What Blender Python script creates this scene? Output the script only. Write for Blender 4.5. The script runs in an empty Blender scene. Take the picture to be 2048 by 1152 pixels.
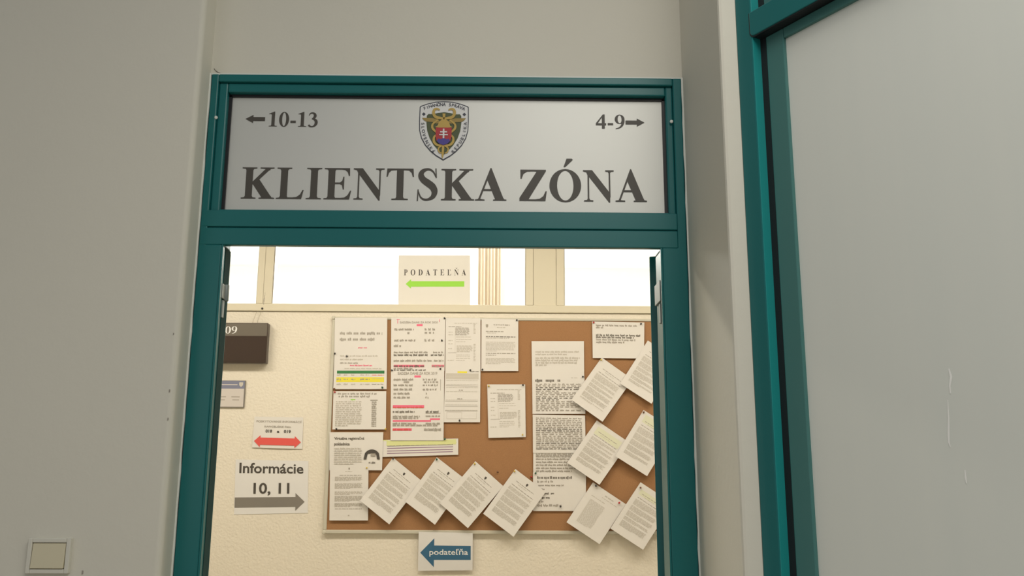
import bpy, bmesh, math, random
from mathutils import Vector, Matrix

scene = bpy.context.scene
COL = scene.collection

# ------------------------------------------------------------------ camera, light, exposure
CAM = Vector((0.1198, -1.7943, 1.5909)); YAW, PITCH, ROLL = 0.0116, 0.2048, 0.0047
FPX = 1801.0
_F = Vector((math.sin(YAW) * math.cos(PITCH), math.cos(YAW) * math.cos(PITCH), math.sin(PITCH)))
_R0 = Vector((math.cos(YAW), -math.sin(YAW), 0)); _U0 = _R0.cross(_F)
_R = _R0 * math.cos(ROLL) + _U0 * math.sin(ROLL); _U = _U0 * math.cos(ROLL) - _R0 * math.sin(ROLL)
cd = bpy.data.cameras.new('camera'); cd.sensor_width = 36.0; cd.lens = FPX / 2048 * 36.0
cd.clip_start = 0.02
cam = bpy.data.objects.new('camera', cd); COL.objects.link(cam)
m = Matrix.Identity(4)
for i in range(3):
    m[i][0], m[i][1], m[i][2], m[i][3] = _R[i], _U[i], -_F[i], CAM[i]
cam.matrix_world = m; scene.camera = cam

def ray(px, py): return _F + _R * ((px - 1024) / FPX) - _U * ((py - 576) / FPX)
def at(px, py, y):                                    # photo point on the plane y = const
    d = ray(px, py); return CAM + d * ((y - CAM.y) / d.y)

world = bpy.data.worlds.new('world'); scene.world = world; world.use_nodes = True
bg = world.node_tree.nodes['Background']
bg.inputs['Color'].default_value = (0.93, 0.97, 1.0, 1); bg.inputs['Strength'].default_value = 0.18

def area(name, loc, target, sx, sy, power, col):
    ld = bpy.data.lights.new(name, 'AREA'); ld.shape = 'RECTANGLE'; ld.size = sx; ld.size_y = sy
    ld.energy = power; ld.color = col
    o = bpy.data.objects.new(name, ld); COL.objects.link(o); o.location = loc
    o.rotation_euler = (Vector(target) - Vector(loc)).to_track_quat('-Z', 'Y').to_euler()
    return o
# unseen fill lamp added at the left rear to brighten pane and reveal
area('rear_fill_light', (-2.4, -4.4, 2.2), (0.6, -0.5, 2.0), 2.2, 1.8, 13, (1.0, 0.95, 0.87))
# ceiling tube of the entrance corridor, running towards the door
area('entrance_tube_light', (0.55, -2.5, 3.25), (0.55, -2.5, 0), 0.8, 3.2, 42, (1.0, 0.96, 0.87))
# tube lamps under the ceiling of the inner corridor
for lx in (-2.3, -0.3, 1.7):
    area('corridor_tube_light', (lx, 2.0, 3.34), (lx, 2.15, 0), 1.4, 0.35, 31, (1.0, 0.92, 0.77))
# lamps of the white office behind the clerestory
area('office_light', (-0.3, 5.4, 3.75), (-0.3, 5.4, 0), 4.0, 2.2, 650, (1.0, 0.99, 0.97))

vs = scene.view_settings
vs.view_transform = 'Standard'; vs.look = 'None'; vs.gamma = 1.0; vs.exposure = 0.0
vs.use_curve_mapping = False
scene.cycles.max_bounces = 8

# ------------------------------------------------------------------ materials
def lin(c): return tuple(((v / 255) / 12.92 if v / 255 <= .04045 else ((v / 255 + .055) / 1.055) ** 2.4) for v in c)
def mat(name, col, rough=0.6, metal=0.0, bump=None, vary=None, coat=0.0, spec=0.5):
    mt = bpy.data.materials.new(name); mt.use_nodes = True
    nt = mt.node_tree; b = nt.nodes['Principled BSDF']
    b.inputs['Base Color'].default_value = (*col, 1); b.inputs['Roughness'].default_value = rough
    b.inputs['Metallic'].default_value = metal; b.inputs['Coat Weight'].default_value = coat
    b.inputs['Specular IOR Level'].default_value = spec
    tc = nt.nodes.new('ShaderNodeTexCoord')
    if bump:
        sc, st, dist = bump
        n = nt.nodes.new('ShaderNodeTexNoise'); n.inputs['Scale'].default_value = sc; n.inputs['Detail'].default_value = 5
        bp = nt.nodes.new('ShaderNodeBump'); bp.inputs['Strength'].default_value = st; bp.inputs['Distance'].default_value = dist
        nt.links.new(tc.outputs['Object'], n.inputs['Vector'])
        nt.links.new(n.outputs['Fac'], bp.inputs['Height']); nt.links.new(bp.outputs['Normal'], b.inputs['Normal'])
    if vary:
        sc, amt = vary
        n = nt.nodes.new('ShaderNodeTexNoise'); n.inputs['Scale'].default_value = sc; n.inputs['Detail'].default_value = 4
        nt.links.new(tc.outputs['Object'], n.inputs['Vector'])
        mx = nt.nodes.new('ShaderNodeMix'); mx.data_type = 'RGBA'
        mx.inputs[6].default_value = (*[v * (1 - amt) for v in col], 1)
        mx.inputs[7].default_value = (*[min(1, v * (1 + amt)) for v in col], 1)
        nt.links.new(n.outputs['Fac'], mx.inputs[0]); nt.links.new(mx.outputs[2], b.inputs['Base Color'])
    return mt

M = {}
M['wall_near'] = mat('painted plaster, off white', (.72, .695, .61), .7, bump=(60, .12, .004), vary=(1.6, .03))
M['wall_far'] = mat('rough cream plaster', (.775, .715, .61), .8, bump=(75, .55, .006), vary=(3, .03))
M['ceiling'] = mat('white ceiling paint', (.8, .78, .72), .8)
M['floor'] = mat('grey terrazzo', (.52, .47, .38), .5, vary=(70, .25))
M['teal'] = mat('teal painted aluminium', (.012, .150, .155), .33, bump=(90, .05, .001), vary=(4, .06), spec=.34)
M['jamb_shade'] = mat('dark green shaded jamb', (.028, .065, .060), .9, spec=.1)
M['teal_lit'] = mat('teal with painted light', (.016, .29, .29), .35)  # lighter copy of the frame teal, light on the post side painted in
M['teal_sash'] = mat('teal sash with painted reflection', (.062, .195, .185), .36)  # paler copy of the frame teal, the sash's reflection put into the colour
M['gasket'] = mat('black rubber', (.012, .012, .015), .5)
M['caulk'] = mat('white sealant', (.78, .80, .76), .5)
M['steel'] = mat('zinc hinge steel', (.27, .30, .29), .5, .3)
M['silver'] = mat('brushed silver sheet', (.66, .66, .63), .56, .75)
M['ink_sign'] = mat('dark grey vinyl', (.075, .066, .055), .5)
M['ink'] = mat('black print', (.07, .06, .05), .7)
M['ink_grey'] = mat('grey print', (.36, .325, .28), .7)
M['ink_mid'] = mat('soft black print', (.17, .15, .125), .7)
M['faint_lime'] = mat('faint lime marker', (.70, .70, .53), .7)
M['ink_pale'] = mat('pale grey print', (.52, .48, .42), .7)
M['paper'] = mat('white paper', (.73, .70, .665), .75, vary=(9, .015))
M['paper_cool'] = mat('bright white paper', (.735, .72, .71), .7)
M['cork'] = mat('cork', (.345, .175, .076), .85, bump=(260, .3, .002), vary=(180, .16))
M['alu'] = mat('cream aluminium trim', (.56, .53, .44), .45)
M['win'] = mat('cream window profile', (.69, .635, .50), .5)
M['white'] = mat('white paint', (.86, .86, .85), .6)
M['pink'] = mat('pink marker', (.80, .16, .26), .7)
M['red'] = mat('red print', (.72, .095, .08), .6)
M['yellow'] = mat('yellow marker', (.80, .70, .06), .7)
M['lime'] = mat('lime print', (.32, .70, .06), .6)
M['pale_lime'] = mat('pale lime marker', (.68, .70, .33), .7)
M['dark_green'] = mat('dark green print', (.035, .19, .06), .6)
M['blue'] = mat('blue print', (.035, .13, .24), .5)
M['purple'] = mat('purple print', (.28, .16, .26), .6)
M['arrow_grey'] = mat('grey print block', (.21, .19, .165), .6)
M['grey_table'] = mat('light grey table shading', (.58, .54, .48), .7)
M['box_brown'] = mat('dark brown acrylic', (.045, .028, .022), .25)
M['box_grey'] = mat('grey brown header', (.145, .125, .10), .4)
M['plate_blue'] = mat('grey blue print', (.20, .21, .30), .5)
M['plate'] = mat('light plastic plate', (.62, .57, .54), .4)
M['switch'] = mat('ivory plastic', (.66, .60, .43), .4)
M['switch_frame'] = mat('white plastic frame', (.70, .68, .60), .4)
M['gold'] = mat('gold print', (.56, .38, .09), .5)
M['gold_dark'] = mat('dark gold print', (.36, .25, .065), .5)
M['shield_green'] = mat('olive green print', (.075, .095, .035), .5)
M['shield_white'] = mat('white print', (.80, .80, .80), .5)
M['shield_line'] = mat('navy outline print', (.05, .055, .08), .5)
M['shield_red'] = mat('crimson print', (.48, .03, .04), .5)
M['shield_blue'] = mat('royal blue print', (.07, .05, .30), .5)
M['pin_black'] = mat('black plastic pin', (.03, .028, .028), .35)
M['pin_red'] = mat('red plastic pin', (.45, .03, .03), .35)
M['pin_green'] = mat('green plastic pin', (.02, .10, .05), .35)
M['pin_yellow'] = mat('yellow plastic pin', (.62, .45, .08), .35)
M['pin_brown'] = mat('brown plastic pin', (.18, .09, .05), .4)
M['blind'] = mat('beige blind fabric', (.50, .41, .29), .8)
M['wire'] = mat('grey wire', (.40, .34, .25), .5)
M['scratch'] = mat('scratch with painted glint', (.97, .97, .95), .3)

def glass_mat():
    mt = bpy.data.materials.new('clear glass'); mt.use_nodes = True; nt = mt.node_tree; nt.nodes.clear()
    o = nt.nodes.new('ShaderNodeOutputMaterial'); t = nt.nodes.new('ShaderNodeBsdfTransparent')
    g = nt.nodes.new('ShaderNodeBsdfGlossy'); g.inputs['Roughness'].default_value = .02
    f = nt.nodes.new('ShaderNodeFresnel'); f.inputs['IOR'].default_value = 1.45
    x = nt.nodes.new('ShaderNodeMixShader')
    t.inputs['Color'].default_value = (.97, .98, .97, 1)
    nt.links.new(f.outputs[0], x.inputs[0]); nt.links.new(t.outputs[0], x.inputs[1]); nt.links.new(g.outputs[0], x.inputs[2])
    nt.links.new(x.outputs[0], o.inputs['Surface']); return mt
M['glass'] = glass_mat()
def backlit(mt, k):                                  # thin paper that lets light through
    nt = mt.node_tree; b = nt.nodes['Principled BSDF']; o = nt.nodes['Material Output']
    t = nt.nodes.new('ShaderNodeBsdfTranslucent'); t.inputs['Color'].default_value = (.8, .78, .74, 1)
    x = nt.nodes.new('ShaderNodeMixShader'); x.inputs[0].default_value = k
    nt.links.new(b.outputs[0], x.inputs[1]); nt.links.new(t.outputs[0], x.inputs[2]); nt.links.new(x.outputs[0], o.inputs['Surface'])
M['paper_thin'] = mat('thin white paper', (.76, .72, .66), .7); backlit(M['paper_thin'], .3)

def film_mat():                                       # pane covered with a pale film; faint vertical bands
    mt = mat('pale film on glass', (.70, .73, .69), .28, coat=.35)
    nt = mt.node_tree; b = nt.nodes['Principled BSDF']
    tc = nt.nodes.new('ShaderNodeTexCoord'); mp = nt.nodes.new('ShaderNodeMapping')
    mp.inputs['Scale'].default_value = (9, 9, .25)
    n = nt.nodes.new('ShaderNodeTexNoise'); n.inputs['Scale'].default_value = 1.6; n.inputs['Detail'].default_value = 2
    r = nt.nodes.new('ShaderNodeMix'); r.data_type = 'RGBA'
    r.inputs[6].default_value = (.74, .77, .73, 1); r.inputs[7].default_value = (.81, .82, .765, 1)
    nt.links.new(tc.outputs['Object'], mp.inputs[0]); nt.links.new(mp.outputs[0], n.inputs['Vector'])
    nt.links.new(n.outputs['Fac'], r.inputs[0]); nt.links.new(r.outputs[2], b.inputs['Base Color'])
    b.inputs['Coat Roughness'].default_value = .08
    return mt
M['film'] = film_mat()

def silver_brush():
    nt = M['silver'].node_tree; b = nt.nodes['Principled BSDF']
    tc = nt.nodes.new('ShaderNodeTexCoord'); mp = nt.nodes.new('ShaderNodeMapping'); mp.inputs['Scale'].default_value = (4, 4, 420)
    n = nt.nodes.new('ShaderNodeTexNoise'); n.inputs['Scale'].default_value = 3
    bp = nt.nodes.new('ShaderNodeBump'); bp.inputs['Strength'].default_value = .06; bp.inputs['Distance'].default_value = .0005
    nt.links.new(tc.outputs['Object'], mp.inputs[0]); nt.links.new(mp.outputs[0], n.inputs['Vector'])
    nt.links.new(n.outputs['Fac'], bp.inputs['Height']); nt.links.new(bp.outputs['Normal'], b.inputs['Normal'])
silver_brush()

# ------------------------------------------------------------------ object helpers
class MB:
    """collects shapes (world coordinates) into one mesh"""
    def __init__(s): s.bm = bmesh.new()
    def face(s, pts, mi=0):
        f = s.bm.faces.new([s.bm.verts.new(p) for p in pts]); f.material_index = mi; return f
    def box(s, x0, x1, y0, y1, z0, z1, mi=0):
        return s.prism([(x0, y0), (x1, y0), (x1, y1), (x0, y1)], z0, z1, mi)
    def prism(s, xy, z0, z1, mi=0):                   # vertical extrusion of a plan outline
        a = [s.bm.verts.new((x, y, z0)) for x, y in xy]; b = [s.bm.verts.new((x, y, z1)) for x, y in xy]
        n = len(xy); fs = [s.bm.faces.new(a[::-1]), s.bm.faces.new(b)]
        for i in range(n): fs.append(s.bm.faces.new((a[i], a[(i + 1) % n], b[(i + 1) % n], b[i])))
        for f in fs: f.material_index = mi
        return s
    def slab(s, pts, off, mi=0):                      # outline extruded along a vector
        off = Vector(off); a = [s.bm.verts.new(p) for p in pts]; b = [s.bm.verts.new(Vector(p) + off) for p in pts]
        n = len(pts); fs = [s.bm.faces.new(a), s.bm.faces.new(b[::-1])]
        for i in range(n): fs.append(s.bm.faces.new((a[i], b[i], b[(i + 1) % n], a[(i + 1) % n])))
        for f in fs: f.material_index = mi
        return s
    def lathe(s, o, axis, prof, seg=12, mi=0):
        axis = Vector(axis).normalized(); u = axis.orthogonal().normalized(); w = axis.cross(u); o = Vector(o)
        rings = []
        for h, r in prof:
            rings.append([s.bm.verts.new(o + axis * h + (u * math.cos(2 * math.pi * k / seg) + w * math.sin(2 * math.pi * k / seg)) * max(r, 1e-5)) for k in range(seg)])
        for a, b in zip(rings, rings[1:]):
            for k in range(seg):
                f = s.bm.faces.new((a[k], a[(k + 1) % seg], b[(k + 1) % seg], b[k])); f.material_index = mi; f.smooth = True
        s.bm.faces.new(rings[0][::-1]).material_index = mi; s.bm.faces.new(rings[-1]).material_index = mi
        return s
    def tube(s, pts, r, seg=8):
        pts = [Vector(p) for p in pts]; rings = []
        for i, p in enumerate(pts):
            d = (pts[min(i + 1, len(pts) - 1)] - pts[max(i - 1, 0)]).normalized()
            u = d.cross(Vector((0, 1, 0.13))).normalized(); w = d.cross(u)
            rings.append([s.bm.verts.new(p + (u * math.cos(2 * math.pi * k / seg) + w * math.sin(2 * math.pi * k / seg)) * r) for k in range(seg)])
        for a, b in zip(rings, rings[1:]):
            for k in range(seg): s.bm.faces.new((a[k], a[(k + 1) % seg], b[(k + 1) % seg], b[k])).smooth = True
        s.bm.faces.new(rings[0][::-1]); s.bm.faces.new(rings[-1]); return s

def root_origin(o):
    while o.parent: o = o.parent
    return Vector(o['_o']) if '_o' in o else o.location.copy()
def obj(name, mb, mats, parent=None, bevel=0.0, seg=2, normals=True):
    bm = mb.bm
    if normals: bmesh.ops.recalc_face_normals(bm, faces=bm.faces[:])
    if parent is None:
        xs = [v.co for v in bm.verts]
        loc = Vector(((min(v.x for v in xs) + max(v.x for v in xs)) / 2, (min(v.y for v in xs) + max(v.y for v in xs)) / 2, min(v.z for v in xs)))
    else:
        loc = root_origin(parent)
    for v in bm.verts: v.co -= loc
    me = bpy.data.meshes.new(name); bm.to_mesh(me); bm.free()
    for mt in (mats if isinstance(mats, (list, tuple)) else [mats]): me.materials.append(M[mt])
    o = bpy.data.objects.new(name, me); COL.objects.link(o)
    if parent is None: o.location = loc
    else: o.parent = parent
    if bevel:
        b = o.modifiers.new('bevel', 'BEVEL'); b.width = bevel; b.segments = seg; b.limit_method = 'ANGLE'
    return o
def tag(o, label, cat=None, group=None):
    o['label'] = label
    if cat: o['category'] = cat
    if group: o['group'] = group
    return o
def thing(name, loc, label, cat, group=None):
    o = bpy.data.objects.new(name, None); COL.objects.link(o); o.location = loc; o.empty_display_size = .05
    return tag(o, label, cat, group)
def struct(o, label=None, cat=None):
    o['kind'] = 'structure'
    if label: o['label'] = label
    if cat: o['category'] = cat
    return o
def sroot(name, loc, label, cat):
    o = bpy.data.objects.new(name, None); COL.objects.link(o); o.location = loc; o.empty_display_size = .05
    return struct(o, label, cat)

# ------------------------------------------------------------------ lettering helpers
def font_polys(txt, bold=0.0):
    """2-D polygons of a text in the built-in font, height 1 em, plus its extent"""
    cu = bpy.data.curves.new('t', 'FONT'); cu.body = txt; cu.size = 1.0; cu.offset = bold; cu.resolution_u = 3
    o = bpy.data.objects.new('t', cu); COL.objects.link(o); bpy.context.view_layer.update()
    e = o.evaluated_get(bpy.context.evaluated_depsgraph_get()); me = e.to_mesh()
    P = [[(me.vertices[i].co.x, me.vertices[i].co.y) for i in p.vertices] for p in me.polygons]
    e.to_mesh_clear(); bpy.data.objects.remove(o); bpy.data.curves.remove(cu)
    return P
def extent(P):
    xs = [x for p in P for x, _ in p]; ys = [y for p in P for _, y in p]
    return min(xs), max(xs), min(ys), max(ys)

def ring(cx, cy, ax, ay, bx, by, n=28, a0=0, a1=2 * math.pi):
    out = []
    for k in range(n):
        t0 = a0 + (a1 - a0) * k / n; t1 = a0 + (a1 - a0) * (k + 1) / n
        out.append([(cx + ax * math.cos(t0), cy + ay * math.sin(t0)), (cx + ax * math.cos(t1), cy + ay * math.sin(t1)),
                    (cx + bx * math.cos(t1), cy + by * math.sin(t1)), (cx + bx * math.cos(t0), cy + by * math.sin(t0))])
    return out
def stroke(pts, n=5):
    """pts (x, y, width): smooth strip along a spline"""
    P = [pts[0]] + list(pts) + [pts[-1]]; S = []
    for i in range(1, len(P) - 2):
        a, b, c, d = P[i - 1:i + 3]
        for k in range(n):
            t = k / n
            S.append(tuple(.5 * (2 * b[j] + (c[j] - a[j]) * t + (2 * a[j] - 5 * b[j] + 4 * c[j] - d[j]) * t * t + (3 * b[j] - a[j] - 3 * c[j] + d[j]) * t ** 3) for j in range(3)))
    S.append(P[-2]); E = []
    for i, (x, y, w) in enumerate(S):
        x0, y0, _ = S[max(i - 1, 0)]; x1, y1, _ = S[min(i + 1, len(S) - 1)]
        L = math.hypot(x1 - x0, y1 - y0) or 1; nx, ny = -(y1 - y0) / L, (x1 - x0) / L
        E.append(((x + nx * w / 2, y + ny * w / 2), (x - nx * w / 2, y - ny * w / 2)))
    return [[a[0], b[0], b[1], a[1]] for a, b in zip(E, E[1:])]
def quad(*p): return list(p)
def serif(x0, x1, xa, xb, y, up):
    """slab foot between x0..x1 under a stem xa..xb, with small brackets; up = +1 foot at y, -1 head at y"""
    t, b = 22, 40
    return [[(x0, y), (x1, y), (x1, y + up * t), (xb + 18, y + up * (t + 8)), (xb, y + up * (t + b)), (xa, y + up * (t + b)), (xa - 18, y + up * (t + 8)), (x0, y + up * t)]]
CAP = 662
def stem(xa, xb, s=70, top=True, bot=True, tl=None, tr=None, bl=None, br=None):
    P = [[(xa, 8), (xb, 8), (xb, CAP - 8), (xa, CAP - 8)]]
    if top: P += serif(tl if tl is not None else xa - s, tr if tr is not None else xb + s, xa, xb, CAP, -1)
    if bot: P += serif(bl if bl is not None else xa - s, br if br is not None else xb + s, xa, xb, 0, 1)
    return P
def g_A():
    return ([[(350, 690), (372, 690), (655, 20), (465, 20), (290, 420), (300, 545)], [(335, 655), (350, 690), (372, 640), (122, 22), (78, 22)],
             [(190, 205), (520, 205), (520, 243), (205, 243)]] + serif(10, 225, 95, 118, 0, 1) + serif(415, 712, 490, 640, 0, 1))
def g_O(w=778):
    c = w / 2; return ring(c, 331, c - 34, 350, c - 205, 318, 40)
G = {
 ' ': (250, []),
 'I': (389, stem(118, 271, 92)),
 'K': (778, stem(118, 271, 88) + [[(262, 300), (325, 322), (640, 618), (640, 640), (555, 640), (262, 352)], [(290, 335), (400, 432), (715, 20), (495, 20), (268, 322)]]
       + serif(430, 742, 560, 640, CAP, -1) + serif(425, 772, 510, 690, 0, 1)),
 'L': (667, stem(118, 271, 88, br=330) + [[(118, 0), (592, 0), (638, 190), (612, 190), (560, 95), (480, 42), (390, 34), (118, 34)]]),
 'E': (667, stem(118, 271, 88, tr=300, br=300) + [[(118, 662), (595, 662), (600, 500), (575, 500), (545, 580), (490, 622), (420, 630), (118, 630)],
       [(118, 0), (600, 0), (640, 185), (615, 185), (560, 88), (490, 40), (400, 33), (118, 33)],
       [(271, 322), (380, 322), (430, 300), (452, 210), (476, 210), (476, 478), (452, 478), (432, 395), (385, 356), (271, 356)]]),
 'N': (722, [[(112, 8), (146, 8), (146, 600), (112, 640)], [(10, 662), (215, 662), (612, 175), (612, -18), (588, -18), (112, 565), (85, 620), (10, 640)],
             [(588, 120), (620, 80), (620, 650), (588, 650)]] + serif(28, 235, 112, 146, 0, 1) + serif(510, 702, 588, 620, CAP, -1)),
 'T': (667, [[(257, 8), (410, 8), (410, 650), (257, 650)], [(40, 662), (627, 662), (640, 488), (614, 488), (585, 575), (530, 622), (440, 628), (227, 628), (137, 622), (82, 575), (53, 488), (27, 488)]]
       + serif(150, 517, 257, 410, 0, 1)),
 'S': (556, stroke([(462, 492, 22), (415, 585, 34), (345, 640, 42), (262, 650, 52), (165, 605, 92), (132, 520, 130), (185, 430, 138), (290, 358, 150), (395, 280, 148), (440, 180, 136), (405, 75, 96), (310, 18, 50), (215, 12, 42), (130, 65, 32), (78, 190, 22)])
       + [[(448, 670), (474, 670), (486, 470), (460, 470)], [(50, -18), (76, -18), (88, 222), (60, 222)]]),
 'Z': (667, [[(50, 662), (622, 662), (622, 632), (232, 34), (30, 34), (30, 62), (418, 628), (50, 628)], [(50, 662), (300, 662), (300, 630), (200, 622), (120, 575), (78, 470), (52, 470)],
             [(30, 0), (610, 0), (640, 205), (612, 205), (560, 100), (480, 46), (380, 34), (30, 34)]]),
 'O': (778, g_O()),
 'Ó': (778, g_O() + [[(352, 728), (392, 728), (560, 880), (540, 905), (420, 905)]]),
 'A': (722, g_A()),
 'D': (722, stem(112, 265, 92, tr=300, br=300) + [[(112, 662), (330, 662), (330, 630), (112, 630)], [(112, 0), (330, 0), (330, 32), (112, 32)]]
       + ring(330, 331, 360, 331, 185, 299, 20, -math.pi / 2, math.pi / 2)),
 'P': (611, stem(112, 265, 92, tr=300) + [[(112, 662), (330, 662), (330, 630), (112, 630)], [(265, 285), (330, 285), (330, 317), (265, 317)]]
       + ring(330, 473, 245, 189, 100, 156, 18, -math.pi / 2, math.pi / 2)),
 '1': (500, [[(180, 20), (325, 20), (325, 688), (300, 688), (60, 595), (60, 572), (110, 585), (180, 560)]] + serif(65, 440, 180, 325, 0, 1)),
 '0': (500, ring(250, 332, 226, 346, 92, 318, 32)),
 '3': (500, stroke([(45, 520, 26), (105, 620, 44), (205, 640, 66), (300, 590, 104), (325, 500, 128), (270, 410, 90), (190, 362, 36)])
       + stroke([(180, 368, 30), (290, 345, 92), (375, 265, 128), (380, 160, 132), (320, 55, 90), (220, 5, 48), (130, 10, 60), (62, 60, 82), (42, 80, 60)])),
 '4': (500, [[(285, 0), (415, 0), (415, 688), (330, 688), (285, 600)], [(20, 160), (475, 160), (475, 262), (20, 262)], [(20, 190), (20, 262), (330, 688), (375, 688), (110, 262), (110, 190)]]),
 '9': (500, ring(245, 462, 218, 224, 88, 196, 28) + stroke([(398, 430, 132), (392, 300, 118), (340, 160, 92), (220, 45, 56), (60, 0, 26)])),
 '-': (333, [[(44, 170), (287, 170), (287, 272), (44, 272)]]),
}
G['Ľ'] = (667, G['L'][1] + [[(440, 662), (530, 662), (500, 470), (470, 470)]])
G['Ň'] = (722, G['N'][1] + [[(240, 850), (300, 850), (366, 770), (432, 850), (492, 850), (400, 715), (332, 715)]])
def serif_polys(txt, track=0):
    x = 0; P = []
    for ch in txt:
        w, g = G[ch]
        P += [[(px + x, py) for px, py in p] for p in g]; x += w + track
    return P, x - track
def arrow2(l, r, y, h_bar, h_head, head, left=True, right=False):
    """block arrow outline as convex pieces (x right, y up)"""
    out = []; a, b = l, r
    if left: out.append([(l, y), (l + head, y - h_head / 2), (l + head, y + h_head / 2)]); a = l + head
    if right: out.append([(r, y), (r - head, y + h_head / 2), (r - head, y - h_head / 2)]); b = r - head
    out.append([(a, y - h_bar / 2), (b, y - h_bar / 2), (b, y + h_bar / 2), (a, y + h_bar / 2)])
    return out
def clean(p):
    q = []
    for v in p:
        if not q or math.hypot(v[0] - q[-1][0], v[1] - q[-1][1]) > 1e-7: q.append(v)
    if len(q) > 1 and math.hypot(q[0][0] - q[-1][0], q[0][1] - q[-1][1]) < 1e-7: q.pop()
    return q

YW = 3.348                                            # face of the far wall
# ------------------------------------------------------------------ setting
XL, XR = -0.503, 0.503                                # sides of the door niche
WT = .085                                             # back of the partition wall that holds the door
def build_walls():
    b = MB(); r = .011; y0 = -.066
    arc = [(XL - r + r * math.sin(a), y0 + r - r * math.cos(a)) for a in [i * math.pi / 16 for i in range(9)]]
    b.prism([(-4.5, WT), (-4.5, y0)] + arc + [(XL, WT)], 0, 3.4)
    w = struct(obj('wall_left', b, 'wall_near'), 'off-white plaster wall left of the teal doorway', 'wall')
    s = MB()
    for px, py, r_ in ((344, 782, 2.2), (341, 838, 1.8), (170, 1145, 2.6), (352, 668, 1.6)):
        p = at(px - 5, py, y0); k = r_ / 1000 * .9
        s.slab([(p.x - k * .6, y0 - .0006, p.z - k * 1.6), (p.x + k * .6, y0 - .0006, p.z - k * 1.2), (p.x + k * .7, y0 - .0006, p.z + k * 1.4), (p.x - k * .5, y0 - .0006, p.z + k * 1.6)], (0, .0008, 0))
    obj('scuff_mark', s, 'ink_grey', w)
    b = MB(); b.box(XL, XR, 0, WT, 2.4245, 3.4)
    wf = struct(obj('wall_front', b, 'wall_near'), 'off-white plaster above the teal door frame', 'wall')
    s = MB(); pts = [(428, 137), (431, 141), (436, 145), (443, 147.5)]
    for i in range(3):
        a, c = at(*pts[i], -.0004), at(*pts[i + 1], -.0004)
        s.face([(a.x, -.0006, a.z - .0016), (c.x, -.0006, c.z - .0014), (c.x, -.0006, c.z + .0012), (a.x, -.0006, a.z + .001)])
    obj('plaster_crack', s, 'arrow_grey', wf)
    b = MB(); r = .006
    b.prism([(XR, WT), (XR, -.325 + r), (XR + r * .3, -.325 + r * .3), (XR + r, -.325), (.533, -.325), (.70, -.17), (.70, WT)], 0, 3.4)
    struct(obj('wall_right', b, 'wall_near'), 'deep plaster reveal between the doorway and the glazed partition', 'wall')
    b = MB(); b.box(-4.5, 4.5, -6, 9.5, -.1, 0)
    struct(obj('floor', b, 'floor'), 'grey floor running through the doorway', 'floor')
    b = MB(); b.box(-4.5, 4.5, WT, YW + .2, 3.4, 3.5)
    struct(obj('ceiling', b, 'ceiling'), 'white ceiling of the inner corridor', 'ceiling')
    # far wall below and above the clerestory
    b = MB(); b.box(-4.5, 4.5, YW, YW + .18, 0, 2.51)
    struct(obj('wall_back', b, 'wall_far'), 'rough cream wall behind the notice board', 'wall')
    b = MB(); b.box(-4.5, 4.5, YW, YW + .18, 3.2, 3.4)
    struct(obj('wall_top', b, 'wall_far'), 'cream wall strip above the clerestory windows', 'wall')
    for x0, x1, nm in ((-4.7, -4.5, 'wall_west'), (4.5, 4.7, 'wall_east')):
        b = MB(); b.box(x0, x1, WT, YW, 0, 3.4)
        struct(obj(nm, b, 'wall_far'), 'cream end wall of the inner corridor', 'wall')
    b = MB(); b.box(.70, 4.5, -.02, WT, 0, 3.4)
    struct(obj('wall_inner', b, 'wall_far'), 'corridor wall to the right of the doorway', 'wall')
    # white office seen through the clerestory
    b = MB(); b.box(-4.5, 4.5, 8.2, 8.3, 0, 3.9); b.box(-4.6, -4.5, YW + .2, 8.2, 0, 3.9); b.box(4.5, 4.6, YW + .2, 8.2, 0, 3.9); b.box(-4.5, 4.5, YW + .2, 8.2, 3.9, 4.0)
    b.box(-4.5, 4.5, YW + .2, YW + .25, 3.4, 3.9)
    struct(obj('wall_office', b, 'white'), 'bright white walls of the office behind the clerestory', 'wall')
build_walls()

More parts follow.
